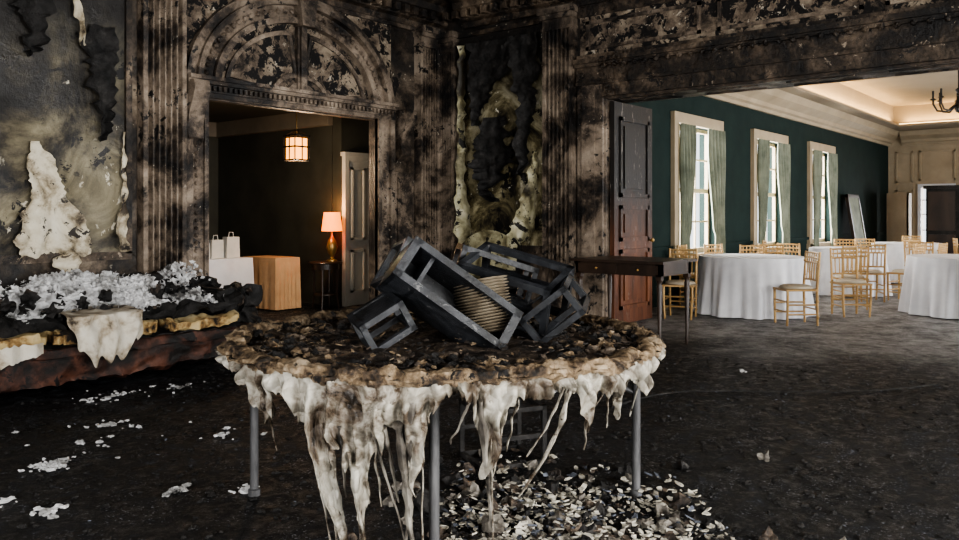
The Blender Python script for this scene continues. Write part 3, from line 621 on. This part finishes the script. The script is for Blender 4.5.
# ------------------------------------------------------------------ desk
d=B(); x0,x1,y0,y1=7.30,8.05,3.66,4.72
d.box(x0-.02,x1+.02,y0-.02,y1+.02,.885,.912,'wood'); d.box(x0+.03,x1-.03,y0+.03,y1-.03,.76,.885,'wood')
for a,b in ((y0+.06,y0+.5),(y0+.54,y1-.06)):
    d.box(x0+.018,x0+.03,a,b,.775,.87,'wood'); d.blob((x0+.008,(a+b)/2,.82),.014,'brass',0,1)
for xx in (x0+.06,x1-.06):
    for yy in (y0+.06,y1-.06):
        d.box(xx-.03,xx+.03,yy-.03,yy+.03,.72,.885,'wood'); d.tube([(xx,yy,.72),(xx,yy,.68),(xx,yy,.66),(xx,yy,.1),(xx,yy,.06),(xx,yy,0)],[.035,.022,.03,.016,.022,.014],'wood',12)
d.build('writing_desk',smooth=True)
# ------------------------------------------------------------------ dining room furniture
def rtable(name,cx,cy,r=.72,z=.80,nf=13,ph=0):
    w=B()
    def fn(u,v):
        a=2*pi*u; f=v; rr=r+.012+f*.07+f*.045*math.sin(a*nf+ph+math.sin(a*3))+f*.02*math.sin(a*nf*2.3)
        return (rr*math.cos(a),rr*math.sin(a),z-(z-.015)*f)
    w.grid(fn,220,10,'linen',closed=True); w.lathe([(0,z+.004),(r-.01,z+.004),(r+.012,z)],'linen',72)
    w.lathe([(0,.02),(.3,.02),(.05,.06),(.05,z-.02)],'iron',16)
    return w.build(name,(cx,cy,0),smooth=True)
for i,(x_,y_,r_) in enumerate([(11.1,4.2,.70),(12.9,1.82,.76),(14.9,3.95,.6),(18.4,3.7,.65),(17.6,1.9,.7)]): rtable('round_dining_table',x_,y_,r_,ph=i)
def chiavari():
    w=B()
    for sx in (-1,1):
        w.tube([(sx*.17,-.19,0),(sx*.185,-.19,.25),(sx*.185,-.19,.45)],[.014,.018,.018],'gold',8)
        w.tube([(sx*.17,.2,0),(sx*.175,.19,.45),(sx*.18,.225,.92)],[.014,.018,.015],'gold',8)
        for z in (.14,.26): w.tube([(sx*.175,-.19,z),(sx*.172,.195,z)],.011,'gold',6)
        for z in (.1,.3,.62,.8):
            w.lathe([(.012,-.012),(.021,0),(.012,.012)],'gold',8,c=(sx*.177,(.2 if z<.5 else .205),z))
    for z in (.17,.3): w.tube([(-.175,-.19,z),(.175,-.19,z)],.011,'gold',6)
    w.tube([(-.172,.195,.2),(.172,.195,.2)],.011,'gold',6)
    w.box(-.2,.2,-.21,.2,.43,.455,'gold'); 
    w.lathe([(0,.50),(.15,.50),(.19,.485),(.2,.46)],'cushion',20)
    for z,y in ((.56,.2),(.78,.215),(.84,.22),(.9,.224)): w.tube([(-.18,y,z),(0,y+.012,z+.004),(.18,y,z)],.013,'gold',8)
    for i in range(5):
        x_=-.12+.06*i; w.tube([(x_,.204,.56),(x_,.222,.78)],.009,'gold',6)
    for i in range(6):
        x_=-.14+.056*i; w.tube([(x_,.222,.78),(x_,.23,.9)],.008,'gold',6)
    return w.build('chiavari_chair',smooth=True)
ch=chiavari(); chs=[(10.35,3.35,3.9),(11.7,3.05,-.9),(12.6,3.3,2.2),(13.9,3.35,.9+1.2),(12.35,4.75,2.3),(12.95,4.6,2.0),(10.0,4.75,-1.3),(15.7,2.95,1.8),(16.1,4.3,-1.3),(14.3,2.9,2.9),(17.1,4.1,1.4),(18.3,2.6,.3),(12.05,5.0,-.4),(14.6,5.05,.2),(15.0,2.7,3.0),(11.5,5.2,.1),(13.5,4.4,1.5),(19.7,3.9,-1.5),(16.6,3.1,1)]
ch.location=(chs[0][0],chs[0][1],0); ch.rotation_euler=(0,0,chs[0][2])
for x_,y_,r_ in chs[1:]: inst(ch,'chiavari_chair',(x_,y_,0),r_)
k=B(); k.box(22.2,22.9,2.7,4.05,.0,2.02,'iron'); k.box(22.15,22.95,2.65,4.1,2.02,2.1,'iron')
for a in (2.75,3.42): 
    for z0,z1 in ((.1,.9),(1.0,1.95)): k.box(22.17,22.2,a,a+.58,z0,z1,'wood')
k.build('dark_cabinet')
k=B(); T=Matrix.Translation((21.0,5.15,0))@Matrix.Rotation(math.radians(-9),4,'X')
k.box(-.45,.45,-.02,.02,.05,1.85,'curtain',T)
for a in [(-.5,-.42,.02,1.9),(.42,.5,.02,1.9),(-.5,.5,.02,.1),(-.5,.5,1.82,1.9)]: k.box(a[0],a[1],-.035,.035,a[2],a[3],'wood',T)
k.build('leaning_folding_panel')
k=B()
for a,b in ((3.9,3.98),(4.75,4.83)): k.box(XE-.06,XE-.001,a,b,0,2.25,'linen')
k.box(XE-.06,XE-.001,3.98,4.75,2.15,2.25,'linen')
for y_ in (4.36,): k.box(XE+.1,XE+.14,y_-.02,y_+.02,0,2.15,'linen')
for z in (.5,.95,1.4,1.8): k.box(XE+.1,XE+.14,3.98,4.75,z-.015,z+.015,'linen')
k.build('door_4')
k=B(); k.box(24.3,24.36,4.86,5.4,0,1.98,'cream'); 
for z0,z1 in ((.2,.9),(1.05,1.85)): k.box(24.28,24.3,4.95,5.3,z0,z1,'cream')
k.box(24.3,24.7,4.86,4.9,0,1.98,'cream'); k.build('folding_screen')
k=B(); hx,hy=15.6,2.35
k.tube([(hx,hy,4.3),(hx,hy,3.35)],.015,'iron'); k.lathe([(0,3.1),(.05,3.13),(.08,3.22),(.04,3.32),(.03,3.45),(.06,3.5),(0,3.55)],'iron',16,c=(hx,hy,0))
for i in range(8):
    a=i*pi/4+.2; ca,sa=math.cos(a),math.sin(a)
    k.tube([(hx+ca*r_,hy+sa*r_,z) for r_,z in ((.05,3.25),(.18,3.14),(.32,3.16),(.38,3.28),(.38,3.34))],.016,'iron',6)
    k.lathe([(0,3.34),(.055,3.35),(.035,3.37),(.018,3.375),(.018,3.5),(0,3.51)],'iron',10,c=(hx+ca*.38,hy+sa*.38,0))
k.build('chandelier',smooth=True)
# ------------------------------------------------------------------ floor debris
k=B()
for i in range(3600):
    rr=random.gauss(.52,.36); ff=random.gauss(-.5,.36)
    if rr<-.02 or rr>1.25: continue
    q=TC+RT*rr+FW*ff
    if noise.noise(Vector((q.x*3,q.y*3,2)))<-.12 and random.random()<.7: continue
    k.flake((q.x,q.y,random.uniform(.004,.035)),random.uniform(.005,.036)*random.uniform(.6,1),random.choice(('chipw','chipw','chipw','chipw','chipb','ash')),.45)
for i in range(160):
    q=TC+RT*random.gauss(.5,.4)+FW*random.gauss(-.3,.4); k.blob((q.x,q.y,.01),random.uniform(.01,.04),random.choice(('char','ash','clothgrey')),.7,1)
k.build('plaster_flake_pile')
k=B()
for i in range(3000):
    x_=random.uniform(-.5,8.3); y_=random.uniform(-1.5,6.3)
    dn=noise.noise(Vector((x_*.8,y_*.8,5)))
    if dn<.02 and random.random()<.85: continue
    k.flake((x_,y_,random.uniform(.003,.012)),random.uniform(.003,.013),random.choice(('chipb','char','char','ash','chipb')),.5)
for i in range(3000):
    x_=random.uniform(.5,7.5); y_=random.uniform(-.5,6.3); k.blob((x_,y_,.003),random.uniform(.004,.02),'char',.5,1,sq=(1,1,.5))
k.build('charred_floor_debris')
k=B()
def clump(cx,cy,n,s_):
    for i in range(n):
        a=random.uniform(0,7); rr=abs(random.gauss(0,s_)); k.blob((cx+rr*math.cos(a)*1.3,cy+rr*math.sin(a),.008),random.uniform(.003,.018),'fluff',.6,1,sq=(random.uniform(.6,1.6),random.uniform(.6,1.6),.5))
for cx,cy,n,s_ in [(1.9,4.6,90,.06),(2.5,5.2,30,.06),(2.1,3.7,40,.035),(2.9,6.0,50,.12),(1.5,4.2,14,.06),(2.35,3.45,30,.03),(1.2,3.6,10,.06),(3.4,5.9,30,.08),(1.75,5.6,16,.08),(5.2,3.5,14,.05),(7.2,4.3,60,.08),(1.6,3.1,10,.04),(6.9,2.7,8,.06),(2.2,4.9,24,.4),(2.8,4.4,14,.1),(1.6,3.9,34,.04)]: clump(cx,cy,n,s_)
k.build('fallen_insulation_clumps',smooth=True)
k=B()
k.blob(tp(math.radians(25),.55,.04),.05,'clothgrey',.3,2); k.blob(tp(math.radians(12),.75,.03),.045,'clothgrey',.3,2); k.blob(tp(math.radians(-20),.2,.03),.06,'char',.3,2)
k.build('melted_wax_lumps',smooth=True)
cu=B(); pts=[]
for i in range(40):
    f_=i/39; pts.append((5.0+2.3*f_+.1*math.sin(f_*7),2.9-1.4*f_+.25*math.sin(f_*5),.012))
cu.tube(pts,.007,'char',6); cu.build('burned_cable')
# ------------------------------------------------------------------ lights
def area(name,loc,rot,sx,sy,pw,col=(1,1,1)):
    l=bpy.data.lights.new(name,'AREA'); l.shape='RECTANGLE'; l.size=sx; l.size_y=sy; l.energy=pw; l.color=col
    o=bpy.data.objects.new(name,l); o.location=loc; o.rotation_euler=rot; bpy.context.collection.objects.link(o)
for i,o in enumerate(SW): area('window_and_fill_light',((o[0]+o[1])/2,-4.1,1.75),(pi/2,0,0),1.6,2.5,(240,720,420,460,460,460)[i],(1,.98,.94) if i<3 else (.97,.98,1))  # fill through the added, unseen south windows; dining ones brighten the tables
for o in WW: area('window_and_fill_light',(-4.1,(o[0]+o[1])/2,1.75),(pi/2,0,-pi/2),1.8,2.5,260,(1,.98,.95))  # fill through the added, unseen west openings of the burned room
for o in NW: area('window_and_fill_light',((o[0]+o[1])/2,YC+.6,1.9),(-pi/2,0,0),2.2,2.8,640,(1,.99,.97))
area('far_door_daylight',(XE+.9,4.4,1.2),(pi/2,0,pi/2),1.4,2.4,120)
area('cove_light',((tx0+tx1)/2,ty1+.06,ZS+.1),(pi,0,0),12.5,.08,160,(1,.66,.30))
area('cove_light',(tx1+.06,(ty0+ty1)/2,ZS+.1),(pi,0,0),.08,7,90,(1,.66,.30))
def pt(name,loc,pw,col,r=.05):
    l=bpy.data.lights.new(name,'POINT'); l.energy=pw; l.color=col; l.shadow_soft_size=r
    o=bpy.data.objects.new(name,l); o.location=loc; bpy.context.collection.objects.link(o)
pt('lamp_bulb',(lx0,sy,1.5),10,(1,.5,.18)); pt('lantern_bulb',(lx,ly,2.0),60,(1,.75,.5))
w=bpy.data.worlds.new('world'); bpy.context.scene.world=w; w.use_nodes=True
w.node_tree.nodes['Background'].inputs[0].default_value=(.9,.95,1,1); w.node_tree.nodes['Background'].inputs[1].default_value=2
